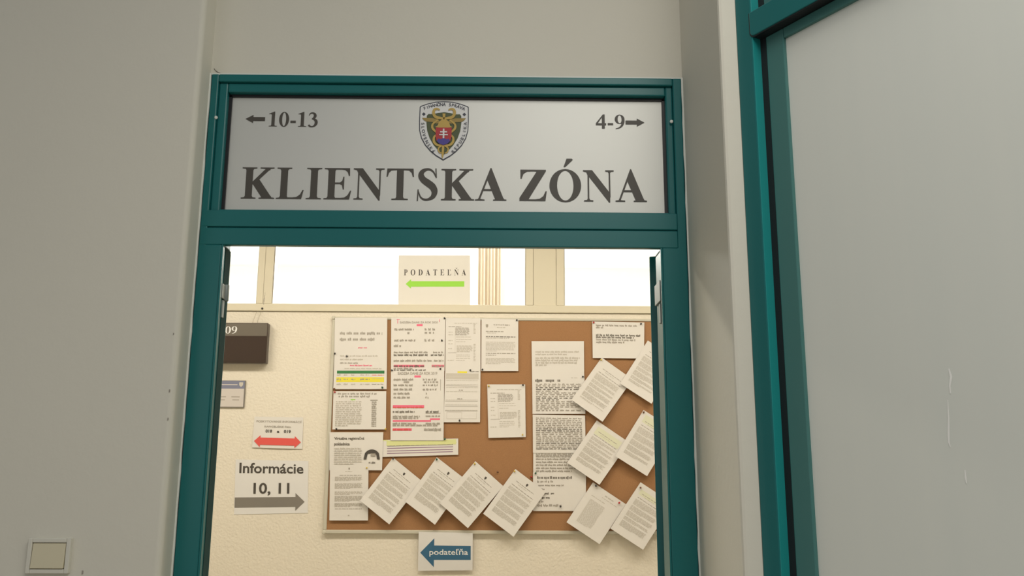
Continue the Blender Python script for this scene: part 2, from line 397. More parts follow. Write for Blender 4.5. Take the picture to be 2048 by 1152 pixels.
def clerestory():
    w = sroot('window_1', (0, YW, 2.51), 'cream clerestory window band above the notice board', 'window')
    zb = 2.556; yf = YW - .012
    b = MB(); b.box(-4.4, 4.4, yf, YW + .09, 2.512, zb); obj('bottom_rail', b, 'win', w, .003)
    b = MB(); b.box(-4.4, 4.4, yf + .004, YW + .09, 3.16, 3.2); obj('head_rail', b, 'win', w, .003)
    posts = [(-1.299, -1.212, (-1.262,)), (.2597, .4836, (.302, .4375)), (2.0, 2.16, (2.08,)), (-2.9, -2.74, (-2.82,))]
    for x0, x1, seams in posts:
        b = MB(); xs = [x0] + list(seams) + [x1]
        for i in range(len(xs) - 1):
            rec = .006 if (len(xs) == 4 and i == 1) else 0
            b.box(xs[i] + (.0015 if i else 0), xs[i + 1], yf + rec, YW + .09, zb, 3.16)
        obj('mullion', b, 'win', w, .0015)
        b = MB()
        for s_ in seams: b.box(s_, s_ + .0016, yf + .004, YW + .02, zb, 3.16)
        obj('joint', b, 'ink_grey', w)
    b = MB(); y = yf - .0005                          # run of dirt on the left mullion
    for px, py, k in ((530, 588, .4), (529, 594, .8), (528, 600, 1.3), (527.5, 606, .7)):
        p = at(px, py, y); b.face([(p.x - .0016 * k, y, p.z - .010), (p.x + .0016 * k, y, p.z - .010), (p.x + .0012 * k, y, p.z + .010), (p.x - .0012 * k, y, p.z + .010)])
    obj('dirt_streak', b, 'arrow_grey', w)
    edges = [(-4.4, -2.9), (-2.74, -1.299), (-1.212, .2597), (.4836, 2.0), (2.16, 4.4)]
    for a, c in edges:
        b = MB(); b.box(a, c, YW + .004, YW + .010, zb, 3.16); obj('pane', b, 'glass', w)
        b = MB()
        for x in (a, c - .004): b.box(x, x + .004, YW - .002, YW + .004, zb, 3.16)
        obj('glazing_seal', b, 'ink_grey', w)
    return w
clerestory()

# white door far back in the bright office
b = MB(); b.box(-2.75, -.75, 8.14, 8.2, 0, 3.52); d5 = sroot('door_4', (-1.75, 8.15, 0), 'white panelled cupboard door in the bright office', 'door')
obj('frame', b, 'white', d5, .01)
b = MB(); b.box(-2.68, -.82, 8.12, 8.14, 0, 3.44); obj('panel', b, 'white', d5, .01)

# ------------------------------------------------------------------ teal door frame with sign light
def door_frame():
    d = sroot('door_1', (0, 0, 0), 'teal metal door frame with a sign panel above the opening', 'door frame')
    yf, yb = -.004, .080
    zt, z_sb, z_o = 2.4235, 2.1225, 2.049
    for sgn, xo, xg, xbd, xs, xi in ((-1, -.5, -.4845, -.4655, -.459, -.4533), (1, .5, .4815, .4665, .4605, .449)):
        def bx(mb, a, c, y0, y1, z0, z1): mb.box(min(a, c), max(a, c), y0, y1, z0, z1)
        b = MB(); yj = .058 if sgn < 0 else yb; b.slab([(xo, yf, 0), (xi, yf, 0), (xi, yf, z_o + .0006), (xg, yf, z_o + .0006), (xg, yf, zt), (xo, yf, zt)], (0, yj - yf, 0)); bx(b, xg, xi, .012, yj, z_o + .0006, 2.08); obj('stile', b, 'teal', d, .0025)
        b = MB(); bx(b, xg, xbd, .003, yb, z_sb - .001, 2.4066); obj('glazing_bead', b, 'teal', d, .003)
        b = MB(); bx(b, xbd, xs, .0155, .03, z_sb, 2.383); obj('gasket', b, 'gasket', d)
        b = MB(); bx(b, xi, xi - sgn * .004, yf - .0012, .004, 0, z_o); obj('edge_lip', b, 'teal', d, .0012)
        if sgn < 0:
            b = MB(); b.box(xi - .001, xi + .0012, .024, .057, 0, z_o); obj('jamb_shade_strip', b, 'jamb_shade', d)  # added strip, its dark colour stands in for shade on the rear jamb
        p = at(432, 235, yf) if sgn < 0 else at(1343, 243, yf)
        b = MB(); b.lathe((p.x, yf + .001, p.z), (0, -1, 0), [(0, .0036), (.0016, .0036), (.0026, .002)], 14); o = obj('screw_cap', b, 'caulk', d); tag(o, 'small white screw cap')
    b = MB(); b.box(-.4845, .4815, yf, yb, 2.4065, zt); obj('head_rail', b, 'teal', d, .0025)
    b = MB(); b.box(-.4655, .4665, .003, yb, 2.3855, 2.406); obj('glazing_bead', b, 'teal', d, .003)
    b = MB(); b.box(-.4655, .4665, .0155, .03, 2.380, 2.3855); obj('gasket', b, 'gasket', d)
    b = MB(); b.box(-.4985, .4815, yf - .0006, yf + .004, 2.0875, z_sb); b.box(-.4985, .4815, yf - .0006, yf + .004, z_o, 2.0848); b.box(-.4845, .4815, yf, yb, 2.0875, z_sb); b.box(-.4845, .4815, yf + .003, yb, 2.0845, 2.0878)
    b.box(-.4845, .4815, yf, .012, z_o, 2.0848); b.box(-.4845, .4815, .012, yb, 2.077, 2.0848); obj('transom_rail', b, 'teal', d, .0018)
    b = MB(); b.box(-.4655, .4665, .004, .02, z_sb - .001, z_sb + .004); obj('glazing_bead', b, 'teal', d, .001)
    # hinges on the jambs
    for p0, p1, xi, sg in ((at(0, 0, 0), 0, -.4533, 1), (0, 0, .449, -1)):
        z0 = 1.938
        b = MB()
        if sg > 0:
            b.lathe((xi + .002, .040, 1.940), (0, 0, 1), [(0, .0065), (.034, .0065)], 14); b.box(xi - .001, xi + .003, .012, .044, 1.942, 1.972)
        else:
            b.box(xi - .005, xi + .001, .012, .075, 1.942, 1.985)
        obj('hinge_knuckle', b, 'steel', d, .001)
        b = MB()
        if sg > 0: b.box(xi - .001, xi + .003, .022, .034, 1.903, 1.939)
        else:
            b.box(xi - .004, xi + .001, .020, .034, 1.897, 1.938)
        obj('hinge_plate', b, 'steel', d, .001)
    b = MB(); b.box(.4485, .4498, .006, .019, 1.897, 1.938); obj('strike_slot', b, 'gasket', d)
    # sealant line between frame and plaster
    rnd = random.Random(4); b = MB()
    def bead(p, q, n, wdir):
        p, q = Vector(p), Vector(q); w = Vector(wdir); pr = None
        for i in range(n + 1):
            c = p.lerp(q, i / n); k = .0028 + rnd.random() * .0016
            cur = (c, c + w * k)
            if pr: b.slab([pr[0], pr[1], cur[1], cur[0]], (0, -.003, 0))
            pr = cur
    bead((-.5035, -.0035, 0), (-.5035, -.0035, 2.424), 70, (1, 0, 0))
    bead((.5035, -.0035, 0), (.5035, -.0035, 2.424), 70, (-1, 0, 0))
    bead((-.503, 0.001, 2.4262), (.503, 0.001, 2.4262), 60, (0, 0, -1))
    obj('sealant', b, 'caulk', d, normals=True)
    return d
door_frame()

def leaf(name, hinge, ang_axis, thick_axis, z1, label, w=.43):
    L = Vector(ang_axis).normalized(); T = Vector(thick_axis).normalized(); H = Vector((*hinge, 0))
    o = sroot(name, (hinge[0], hinge[1], 0), label, 'door')
    def blk(l0, l1, t0, t1, z0, zz):
        return [(H + L * l0 + T * t0).to_2d(), (H + L * l1 + T * t0).to_2d(), (H + L * l1 + T * t1).to_2d(), (H + L * l0 + T * t1).to_2d()], z0, zz
    for nm, l0, l1, z0, zz in (('stile', 0, .06, .02, z1), ('stile', w - .06, w, .02, z1), ('rail', .06, w - .06, z1 - .07, z1), ('rail', .06, w - .06, .02, .16), ('rail', .06, w - .06, .98, 1.06)):
        b = MB(); p, a, c = blk(l0, l1, 0, .045, z0, zz); b.prism([tuple(v) for v in p], a, c); obj(nm, b, 'teal', o, .002)
    for z0, zz in ((.16, .98), (1.06, z1 - .07)):
        b = MB(); p, a, c = blk(.06, w - .06, .02, .026, z0, zz); b.prism([tuple(v) for v in p], a, c); obj('pane', b, 'glass', o)
    return o
pl = at(462, 508, .105); pr_ = at(1298, 513, .125)
ll = Vector((-.36, .933, 0)).normalized()
leaf('door_2', (pl.x, .105), ll, (-ll.y, ll.x, 0), pl.z, 'left teal door leaf swung open behind the door frame')
lr = Vector((.36, .93, 0)).normalized()
leaf('door_3', (pr_.x, .125), lr, (lr.y, -lr.x, 0), pr_.z, 'right teal door leaf swung open behind the door frame')

# ------------------------------------------------------------------ sign panel over the door
SY = .0195
def sign():
    s = thing('sign_panel', (0, SY, 2.1245), 'brushed silver sign panel in the teal frame reading KLIENTSKA ZÓNA', 'sign')
    b = MB(); b.box(-.4635, .465, SY, SY + .006, 2.1245, 2.3865); obj('plate', b, 'silver', s)
    y = SY - .0008
    def put(P, sx, sz, x0, z0, name, mt, yy=y, parent=s):
        b = MB()
        for i, p in enumerate(P):
            p = clean(p)
            if len(p) > 2: b.face([(x0 + px * sx, yy - 3e-6 * i, z0 + pz * sz) for px, pz in p])
        for f in b.bm.faces: 
            f.normal_update()
            if f.normal.y > 0: f.normal_flip()
        return obj(name, b, mt, parent, normals=False)
    # main line
    P, adv = serif_polys('KLIENTSKA ZÓNA'); e = extent(P)
    a, c = at(481, 399, y), at(1294, 402, y); top = at(900, 338, y).z; base = at(900, 400.5, y).z
    sx = (c.x - a.x) / (e[1] - e[0])
    o = put(P, sx, (top - base) / 662, a.x - e[0] * sx, base, 'lettering', 'ink_sign'); tag(o, 'dark grey serif words KLIENTSKA ZÓNA')
    # room numbers with arrows
    for txt, x0, x1, yt, yb, ax0, ax1, ay, left in (('10-13', 537, 635, 223.5, 252.5, 491, 530, 237.7, True), ('4-9', 1192, 1249.5, 229, 257, 1251, 1289, 244.8, False)):
        P, adv = serif_polys(txt); e = extent(P); a, c = at(x0, yb, y), at(x1, yb, y); zt = at((x0 + x1) / 2, yt, y).z
        sx = (c.x - a.x) / (e[1] - e[0])
        put(P, sx, (zt - a.z) / 688, a.x - e[0] * sx, a.z, 'room_numbers', 'ink_sign')
        p0, p1 = at(ax0, ay, y), at(ax1, ay, y); w = p1.x - p0.x
        put(arrow2(0, w, 0, .0088, .0185, .0165, left, not left), 1, 1, p0.x, p0.z, 'arrow', 'ink_sign')
    # ---- crest: drawn in its own units, 700 wide
    c0 = at(888.8, 203, y); c1 = at(888.8, 321, y); k = (at(938.5, 260, y).x - at(840, 260, y).x) / 700; kz = (c0.z - c1.z) / 855
    cx, cz = 647, 162
    def tr(P): return [[((px - cx), -(pz - cz)) for px, pz in p] for p in P]
    def sym(pts): return pts + [(2 * cx - x, z) for x, z in pts[::-1]]
    def cput(P, name, mt, lay, parent): return put(tr(P), k, kz, c0.x, c0.z, name, mt, y - .0006 * lay, parent)
    right = [(cx, 160), (770, 167), (890, 196), (986, 232), (997, 245), (1000, 450), (995, 590), (965, 700), (910, 800), (830, 890), (750, 955), (690, 990), (cx, 1017)]
    outer = right + [(2 * cx - x, z) for x, z in right[-2:0:-1]]
    def inset(pts, f): return [(cx + (x - cx) * f, 560 + (z - 560) * f) for x, z in pts]
    em = put(tr([outer]), k, kz, c0.x, c0.z, 'crest', 'shield_line', y - .0002); tag(em, 'coloured shield crest with gold staff and snakes')
    cput([inset(outer, .965)], 'white_border', 'shield_white', 1, em)
    rg = [(cx, 322), (740, 335), (815, 352), (870, 350), (892, 375), (895, 480), (882, 590), (845, 700), (785, 800), (715, 880), (cx, 945)]
    cput([rg + [(2 * cx - x, z) for x, z in rg[-2:0:-1]]], 'green_field', 'shield_green', 2, em)
    snake = stroke([(585, 292, 16), (548, 275, 26), (508, 290, 36), (498, 345, 40), (530, 395, 42), (600, 412, 36), (680, 425, 28)])
    body = stroke([(560, 440, 20), (490, 500, 28), (488, 560, 32), (530, 605, 28), (560, 640, 22), (512, 690, 30), (515, 760, 34), (570, 805, 32), (650, 800, 26), (715, 850, 22), (700, 905, 18), (665, 915, 10)])
    wings = [[(335, 408), (480, 412), (560, 425), (600, 470), (545, 492), (480, 468), (395, 462), (360, 440)]]
    st = [[(625, 345), (668, 345), (664, 400), (630, 400)], [(628, 800), (662, 800), (655, 940), (636, 1002), (624, 940)]]
    for side in (0, 1):
        h = lambda P: [[(2 * cx - x, z) for x, z in p] for p in P] if side else P
        cput(h(snake + body), 'snake', 'gold', 4, em); cput(h(wings), 'wing', 'gold_dark', 3, em)
        cput(h([[(358, 326), (384, 352), (358, 378), (332, 352)]]), 'diamond', 'shield_line', 2, em)
    cput(st[:1], 'staff_knob', 'gold', 5, em); cput(st[1:], 'staff', 'gold', 5, em)
    cput([[(522, 545), (560, 520), (575, 470), (610, 440), (cx, 430), (690, 440), (722, 470), (735, 520), (772, 545), (cx, 556)]], 'helmet', 'gold', 5, em)
    cput([[(535, 552), (760, 552), (760, 680), (742, 745), (705, 785), (cx, 806), (588, 785), (550, 745), (535, 680)]], 'red_shield', 'shield_red', 6, em)
    cput([[(550, 745), (575, 712), (612, 722), (cx, 698), (685, 722), (722, 712), (742, 745), (705, 785), (cx, 806), (588, 785)]], 'blue_hills', 'shield_blue', 7, em)
    cput([[(636, 570), (658, 570), (658, 708), (636, 708)], [(598, 608), (696, 608), (696, 626), (598, 626)], [(586, 648), (708, 648), (708, 666), (586, 666)]], 'double_cross', 'shield_white', 8, em)
    # words round the rim
    rim = []
    def along(txt, path, size):
        seg = [math.dist(path[i], path[i + 1]) for i in range(len(path) - 1)]; tot = sum(seg)
        for i, ch in enumerate(txt):
            if ch == ' ': continue
            t = tot * (i + .5) / len(txt); j = 0
            while j < len(seg) - 1 and t > seg[j]: t -= seg[j]; j += 1
            ax, az = path[j]; bx, bz = path[j + 1]; f = t / seg[j]; ux, uz = (bx - ax) / seg[j], (bz - az) / seg[j]
            ox, oz = ax + (bx - ax) * f, az + (bz - az) * f
            P = font_polys(ch, .012); e = extent(P); mxx = (e[0] + e[1]) / 2
            for p in P: rim.append([(ox + ux * (x - mxx) * size + uz * (z - .35) * size, oz + uz * (x - mxx) * size - ux * (z - .35) * size) for x, z in p])
    along('FINANČNÁ SPRÁVA', [(350, 275), (450, 235), (550, 212), (cx, 207), (745, 212), (845, 235), (945, 275)], 62)
    along('SLOVENSKÁ', [(348, 465), (352, 560), (375, 680), (425, 780), (520, 915)], 62)
    along('REPUBLIKA', [(770, 910), (865, 790), (925, 680), (948, 560), (954, 460)], 62)
    cput(rim, 'rim_words', 'shield_line', 2, em)
sign()

# ------------------------------------------------------------------ glazed partition on the right
A30 = math.radians(30); TD = Vector((math.sin(A30), -math.cos(A30), 0)); ND = Vector((TD.y, -TD.x, 0)); C2 = Vector((.533, -.325, 0))
def pp(s, off): return C2 + TD * s - ND * off         # along the partition, off = depth behind its face
def pbox(b, s0, s1, o0, o1, z0, z1):
    b.prism([tuple(pp(s, o).to_2d()) for s, o in ((s0, o0), (s1, o0), (s1, o1), (s0, o1))], z0, z1)
def partition():
    w = sroot('window_2', (C2.x, C2.y, 0), 'teal framed glazed partition with pale film on the right', 'glazed partition')
    R = .018
    b = MB(); pbox(b, .0, .0365, 0, .07, 0, 3.3); obj('corner_post', b, 'teal', w, .002)
    b = MB(); pbox(b, .0335, .0372, .0012, R + .004, 0, 3.3); obj('lit_post_side', b, 'teal_lit', w, .0005)  # side face of the post, catching light by its brighter colour
    b = MB(); pbox(b, -.008, .004, .003, .02, 0, 3.3); obj('gasket', b, 'gasket', w)
    b = MB(); pbox(b, .0365, .0505, R + .001, .06, 0, 3.3); obj('gasket', b, 'gasket', w)
    # transom bar with a rounded lower end
    z0, z1 = 2.338, 2.384; r = .010; s0, s1 = .0335, 1.4
    pts = [(s1, z1), (s0, z1), (s0, z0 + r)] + [(s0 + r - r * math.cos(a), z0 + r - r * math.sin(a)) for a in [i * math.pi / 12 for i in range(1, 6)]] + [(s0 + r, z0), (s1, z0)]
    b = MB(); b.slab([pp(s, -.002) + Vector((0, 0, z)) for s, z in pts], -ND * .05); obj('transom_bar', b, 'teal', w, .0015)
    pts2 = [(s1, z1)] + [(s0 - .002, z1), (s0 - .002, z0 + r)] + [(s0 + r - (r + .002) * math.cos(a), z0 + r - (r + .002) * math.sin(a)) for a in [i * math.pi / 12 for i in range(1, 6)]] + [(s0 + r, z0 - .002), (s1, z0 - .002)]
    b = MB(); b.slab([pp(s, -.0004) + Vector((0, 0, z)) for s, z in pts2], -ND * .045); obj('gasket', b, 'gasket', w)
    # lower sash
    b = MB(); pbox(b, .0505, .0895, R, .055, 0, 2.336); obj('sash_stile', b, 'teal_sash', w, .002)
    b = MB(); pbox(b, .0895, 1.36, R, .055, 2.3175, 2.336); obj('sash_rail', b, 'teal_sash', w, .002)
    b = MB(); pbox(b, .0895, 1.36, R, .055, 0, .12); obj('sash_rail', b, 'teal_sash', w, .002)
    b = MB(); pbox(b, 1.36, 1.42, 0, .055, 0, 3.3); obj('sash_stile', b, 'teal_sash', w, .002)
    b = MB(); pbox(b, .0895, 1.36, R + .006, R + .012, .12, 2.3175); pane = obj('pane', b, 'film', w)
    # upper light
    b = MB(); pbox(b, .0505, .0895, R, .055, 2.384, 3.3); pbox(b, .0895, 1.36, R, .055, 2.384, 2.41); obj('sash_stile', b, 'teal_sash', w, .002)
    b = MB(); pbox(b, .0895, 1.36, R + .006, R + .012, 2.41, 3.3); obj('pane', b, 'film', w)
    # scratches in the film, their glint painted as near white
    b = MB(); o = R + .0055
    for line in ([(.331, 1.733, .0012), (.333, 1.722, .002), (.330, 1.710, .0014), (.330, 1.700, .0008)], [(.325, 1.692, .0006), (.324, 1.668, .0012), (.322, 1.650, .0016), (.321, 1.636, .0014), (.3225, 1.630, .0008)], [(.340, 1.600, .0008), (.340, 1.590, .0014), (.3405, 1.583, .0008)]):
        for (s_a, za, wa), (s_b, zb, wb) in zip(line, line[1:]):
            b.face([pp(s_a - wa * .9, o) + Vector((0, 0, za)), pp(s_a + wa * .9, o) + Vector((0, 0, za)), pp(s_b + wb * .9, o) + Vector((0, 0, zb)), pp(s_b - wb * .9, o) + Vector((0, 0, zb))])
    tag(obj('scratch', b, 'scratch', pane), 'pale scratches in the film')
partition()

# ------------------------------------------------------------------ light switch
def light_switch():
    y = -.066; a, c = at(68, 1081, y), at(134, 1143, y)
    s = thing('light_switch', ((a.x + c.x) / 2, y, c.z), 'ivory light switch on the white wall left of the doorway', 'light switch')
    x0, x1, z0, z1 = a.x - .006, c.x + .006, c.z - .003, a.z + .005
    b = MB(); t = .008
    b.box(x0, x1, y - .002, y + .001, z0, z1)
    for bx in ((x0, x0 + t, z0, z1), (x1 - t, x1, z0, z1), (x0 + t, x1 - t, z0, z0 + t), (x0 + t, x1 - t, z1 - t, z1)): b.box(bx[0], bx[1], y - .010, y, bx[2], bx[3])
    obj('frame', b, 'switch_frame', s, .003, 3)
    b = MB(); b.slab([(x0 + t + .001, y - .012, z0 + t + .001), (x1 - t - .001, y - .012, z0 + t + .001), (x1 - t - .001, y - .008, z1 - t - .001), (x0 + t + .001, y - .008, z1 - t - .001)], (0, .01, 0)); tag(obj('rocker', b, 'switch', s, .001), 'ivory rocker')
light_switch()

# ------------------------------------------------------------------ far wall: number display, name plate, wire
def number_display():
    y0 = YW - .05; xr = -1.213; xl = xr - .50; zt, zm, zb = 2.4345, 2.359, 2.205
    d = thing('number_display', ((xl + xr) / 2, YW, zb), 'dark brown counter display box marked 09 on the cream wall', 'display')
    b = MB(); b.box(xl, xr, y0, YW, zb, zt); obj('housing', b, 'box_brown', d, .003)
    b = MB(); b.box(xl + .003, xr - .003, y0 - .0015, y0 + .002, zm, zt - .004); obj('header', b, 'box_grey', d)
    b = MB(); b.box(xl + .006, xr - .006, y0 - .001, y0 + .002, zb + .006, zm - .003); obj('screen', b, 'box_brown', d)
    P, adv = serif_polys('09'); e = extent(P); a, c = at(450, 667, y0), at(474, 667, y0); zt2 = at(462, 652.5, y0).z
    sx = (c.x - a.x) / (e[1] - e[0]); b = MB()
    for i, p in enumerate(P):
        p = clean(p); b.face([(a.x + (x - e[0]) * sx, y0 - .0022 - 4e-6 * i, a.z + z * (zt2 - a.z) / 688) for x, z in p])
    tag(obj('digits', b, 'shield_white', d), 'white digits 09')
number_display()
def name_plate():
    y0 = YW - .009; a, c = at(491.5, 761, y0), at(490, 815, y0); xr, zt, zb = a.x, a.z, c.z; xl = xr - .30; zm = at(491, 777.5, y0).z
    d = thing('name_plate', ((xl + xr) / 2, YW, zb), 'small plate with grey blue header under the number display', 'sign')
    b = MB(); b.box(xl, xr, y0, YW, zb, zt); obj('backing', b, 'arrow_grey', d, .001)
    b = MB(); b.box(xl + .004, xr - .006, y0 - .001, y0 + .002, zb + .004, zm); obj('card', b, 'plate', d)
    b = MB(); b.box(xl + .004, xr - .004, y0 - .0012, y0 + .002, zm, zt - .003); obj('header', b, 'plate_blue', d)
    b = MB(); cx, cz = xr - .024, (zm + zt) / 2
    b.face([(cx - .011, y0 - .002, cz + .013), (cx - .011, y0 - .002, cz - .003), (cx, y0 - .002, cz - .014), (cx + .011, y0 - .002, cz - .003), (cx + .011, y0 - .002, cz + .013)]); obj('crest', b, 'grey_table', d)
    b = MB(); b.box(xl + .02, xr - .045, y0 - .0016, y0, cz - .003, cz + .002); obj('header_line', b, 'plate', d)
    b = MB()
    for u0, u1, z in ((.028, .075, .060), (.030, .068, .043), (.105, .15, .060), (.11, .14, .043), (.18, .24, .060)): b.box(xr - u1, xr - u0, y0 - .0015, y0, zb + z - .003, zb + z + .002)
    obj('printed_text', b, 'ink_grey', d)
name_plate()
def wire():
    b = MB()
    for A in ([(523, 619), (520, 630), (516, 640), (514.5, 648)], [(514, 621), (511, 630), (507, 640), (505, 648)]):
        b.tube([at(px, py, YW - .006 - .01 * i) for i, (px, py) in enumerate(A)], .0011)
    tag(obj('wire', b, 'wire'), 'thin pair of wires running from the clerestory to the number display', 'wire')
    p = at(524.5, 617, YW - .013); b = MB(); b.lathe((p.x, YW - .0115, p.z), (0, -1, 0), [(0, .006), (.003, .006), (.005, .0035)], 12)
    tag(obj('screw', b, 'pin_black'), 'dark screw head at the foot of the left clerestory mullion', 'screw')
wire()

# ------------------------------------------------------------------ cork board
CF = YW - .016                                        # cork face
BX0, BX1, BZ0, BZ1 = -.853, 1.147, 1.272, 2.479
def cork_board():
    o = thing('cork_board', ((BX0 + BX1) / 2, YW, BZ0), 'large cork notice board with cream aluminium rim on the far wall', 'notice board')
    b = MB(); b.box(BX0 + .004, BX1 - .004, CF, YW - .004, BZ0 + .004, BZ1 - .004); obj('cork_panel', b, 'cork', o)
    t = .020; yf = YW - .021
    for x0, x1, z0, z1 in ((BX0, BX1, BZ1 - t * .8, BZ1), (BX0, BX1, BZ0, BZ0 + t), (BX0, BX0 + t, BZ0 + t, BZ1 - t * .8), (BX1 - t, BX1, BZ0 + t, BZ1 - t * .8)):
        b = MB(); b.box(x0, x1, yf, YW - .001, z0, z1); obj('rim_rail', b, 'alu', o, .004, 3)
    for x in (BX0 + .006, BX1 - .006):
        for z in (BZ0 + .006, BZ1 - .006):
            b = MB(); b.lathe((x, yf + .006, z), (0, -1, 0), [(0, .011), (.006, .011), (.009, .007)], 12); obj('corner_cap', b, 'alu', o)
cork_board()

# ------------------------------------------------------------------ papers
INKS = ['ink', 'ink_grey', 'ink_pale', 'pink', 'red', 'yellow', 'lime', 'pale_lime', 'dark_green', 'blue', 'purple', 'arrow_grey', 'grey_table', 'shield_white', 'ink_mid', 'faint_lime']
IX = {n: i for i, n in enumerate(INKS)}
class Page:
    """ink of one sheet, in sheet coordinates u (left-right), v (top-bottom)"""
    def __init__(s, seed, asp=.71): s.asp = asp; s.P = []; s.H = []; s.r = random.Random(seed)
    def rect(s, u0, u1, v0, v1, ink, hi=False):
        n = 4 if u1 - u0 > .25 else 1
        for k in range(n):
            a, c = u0 + (u1 - u0) * k / n, u0 + (u1 - u0) * (k + 1) / n
            (s.H if hi else s.P).append(([(a, v1), (c, v1), (c, v0), (a, v0)], ink))
        return s
    def mark(s, u0, u1, v0, v1, ink): return s.rect(u0, u1, v0, v1, ink, True)
    def line(s, u0, u1, v, h=.012, ink='ink_grey', gap=.018, wl=(.03, .11)):
        u = u0; ink = 'ink_mid' if ink == 'ink' else ink
        while u < u1 - .01:
            w = min(s.r.uniform(*wl), u1 - u)
            if h < .016: s.rect(u, u + w, v - h / 2, v + h / 2, ink)
            else:                                     # bigger print: letter-sized marks
                n = max(1, int(w / (h * .62 * s.asp))); lw = w / n
                for k in range(n):
                    up = s.r.choice((0, 0, 0, .35)); dn = s.r.choice((0, 0, 0, 0, .28)); a = u + k * lw
                    s.P.append(([(a, v + h * (.5 + dn)), (a + lw * .8, v + h * (.5 + dn)), (a + lw * .8, v - h * (.5 + up)), (a, v - h * (.5 + up))], ink))
            u += w + gap
        return s
    def para(s, u0, u1, v0, v1, n, h=.011, ink='ink_grey', last=.6, wl=(.03, .12), gap=.014):
        for i in range(n):
            v = v0 + (v1 - v0) * (i / max(n - 1, 1)); e = u0 + (u1 - u0) * (last if i == n - 1 and n > 1 else s.r.uniform(.94, 1))
            s.line(u0, e, v, h, ink, gap, wl)
        return s
    def text(s, t, u0, u1, v0, v1, ink='ink', bold=.02, serif_font=False, track=0):
        P = serif_polys(t, track)[0] if serif_font else font_polys(t, bold)
        e = extent(P)
        for p in P:
            p = clean(p)
            if len(p) > 2: s.P.append(([(u0 + (x - e[0]) / (e[1] - e[0]) * (u1 - u0), v1 - (z - e[2]) / (e[3] - e[2]) * (v1 - v0)) for x, z in p], ink))
        return s
    def arrow(s, u0, u1, v, hb, hh, head, left, right, ink):
        for p in arrow2(u0, u1, 0, hb, hh, head, left, right): s.P.append(([(x, v - z) for x, z in p], ink))
        return s
    def crest(s, u, v, k=.018, ink='ink'):
        s.P.append(([(u - k, v - k), (u - k, v + k * .3), (u, v + k * 1.3), (u + k, v + k * .3), (u + k, v - k)], ink)); return s

class Sheet: pass
def sheet(name, label, corners, page, lay=0, base=CF - .0062, curl=0.0, th=.0006, mt='paper', group=None, cat='notice', wav=.0):
    """corners = TL, TR, BR, BL in the photo, on the wall plane"""
    y0 = base - lay * .0011
    c = [at(px, py, y0) for px, py in corners]
    ph = random.Random(label).random() * 6
    def S(u, v, off=0.0):
        p = c[0] * (1 - u) * (1 - v) + c[1] * u * (1 - v) + c[2] * u * v + c[3] * (1 - u) * v
        d = curl * v * v + wav * (math.sin(u * 3.1 + ph) * .5 + .5) * v
        return Vector((p.x, y0 - d - off, p.z))
    b = MB(); N = 8
    V = [[b.bm.verts.new(S(i / N, j / N, th)) for i in range(N + 1)] for j in range(N + 1)]
    W = [[b.bm.verts.new(S(i / N, j / N, 0)) for i in range(N + 1)] for j in range(N + 1)]
    for j in range(N):
        for i in range(N):
            b.bm.faces.new((V[j][i], V[j + 1][i], V[j + 1][i + 1], V[j][i + 1])); b.bm.faces.new((W[j][i], W[j][i + 1], W[j + 1][i + 1], W[j + 1][i]))
    for i in range(N):
        b.bm.faces.new((V[0][i], V[0][i + 1], W[0][i + 1], W[0][i])); b.bm.faces.new((V[N][i + 1], V[N][i], W[N][i], W[N][i + 1]))
        b.bm.faces.new((V[i + 1][0], V[i][0], W[i][0], W[i + 1][0])); b.bm.faces.new((V[i][N], V[i + 1][N], W[i + 1][N], W[i][N]))
    o = obj(name, b, mt); tag(o, label, cat, group); 
    loc = o.location
    def ink(items, nm, off):
        if not items: return
        used = sorted({k for _, k in items}); b = MB(); nn = 0
        for pts, k in items:
            nn += 1; b.face([(u, nn * 2e-6, v) for u, v in pts], used.index(k))
        for a in range(1, 8):
            for ax in ((1, 0, 0), (0, 0, 1)):
                bmesh.ops.bisect_plane(b.bm, geom=b.bm.verts[:] + b.bm.edges[:] + b.bm.faces[:], plane_co=Vector(ax) * (a / 8), plane_no=ax)
        for v in b.bm.verts: v.co = S(v.co.x, v.co.z, th + off + v.co.y)
        for f in b.bm.faces:
            f.normal_update()
            if f.normal.y > 0: f.normal_flip()
        q = obj(nm, b, used, o, normals=False)
        return q
    q = ink(page.H, 'highlight', .0003)
    if q: tag(q, 'coloured block behind the print')
    ink(page.P, 'printed_text', .00055)
    return o

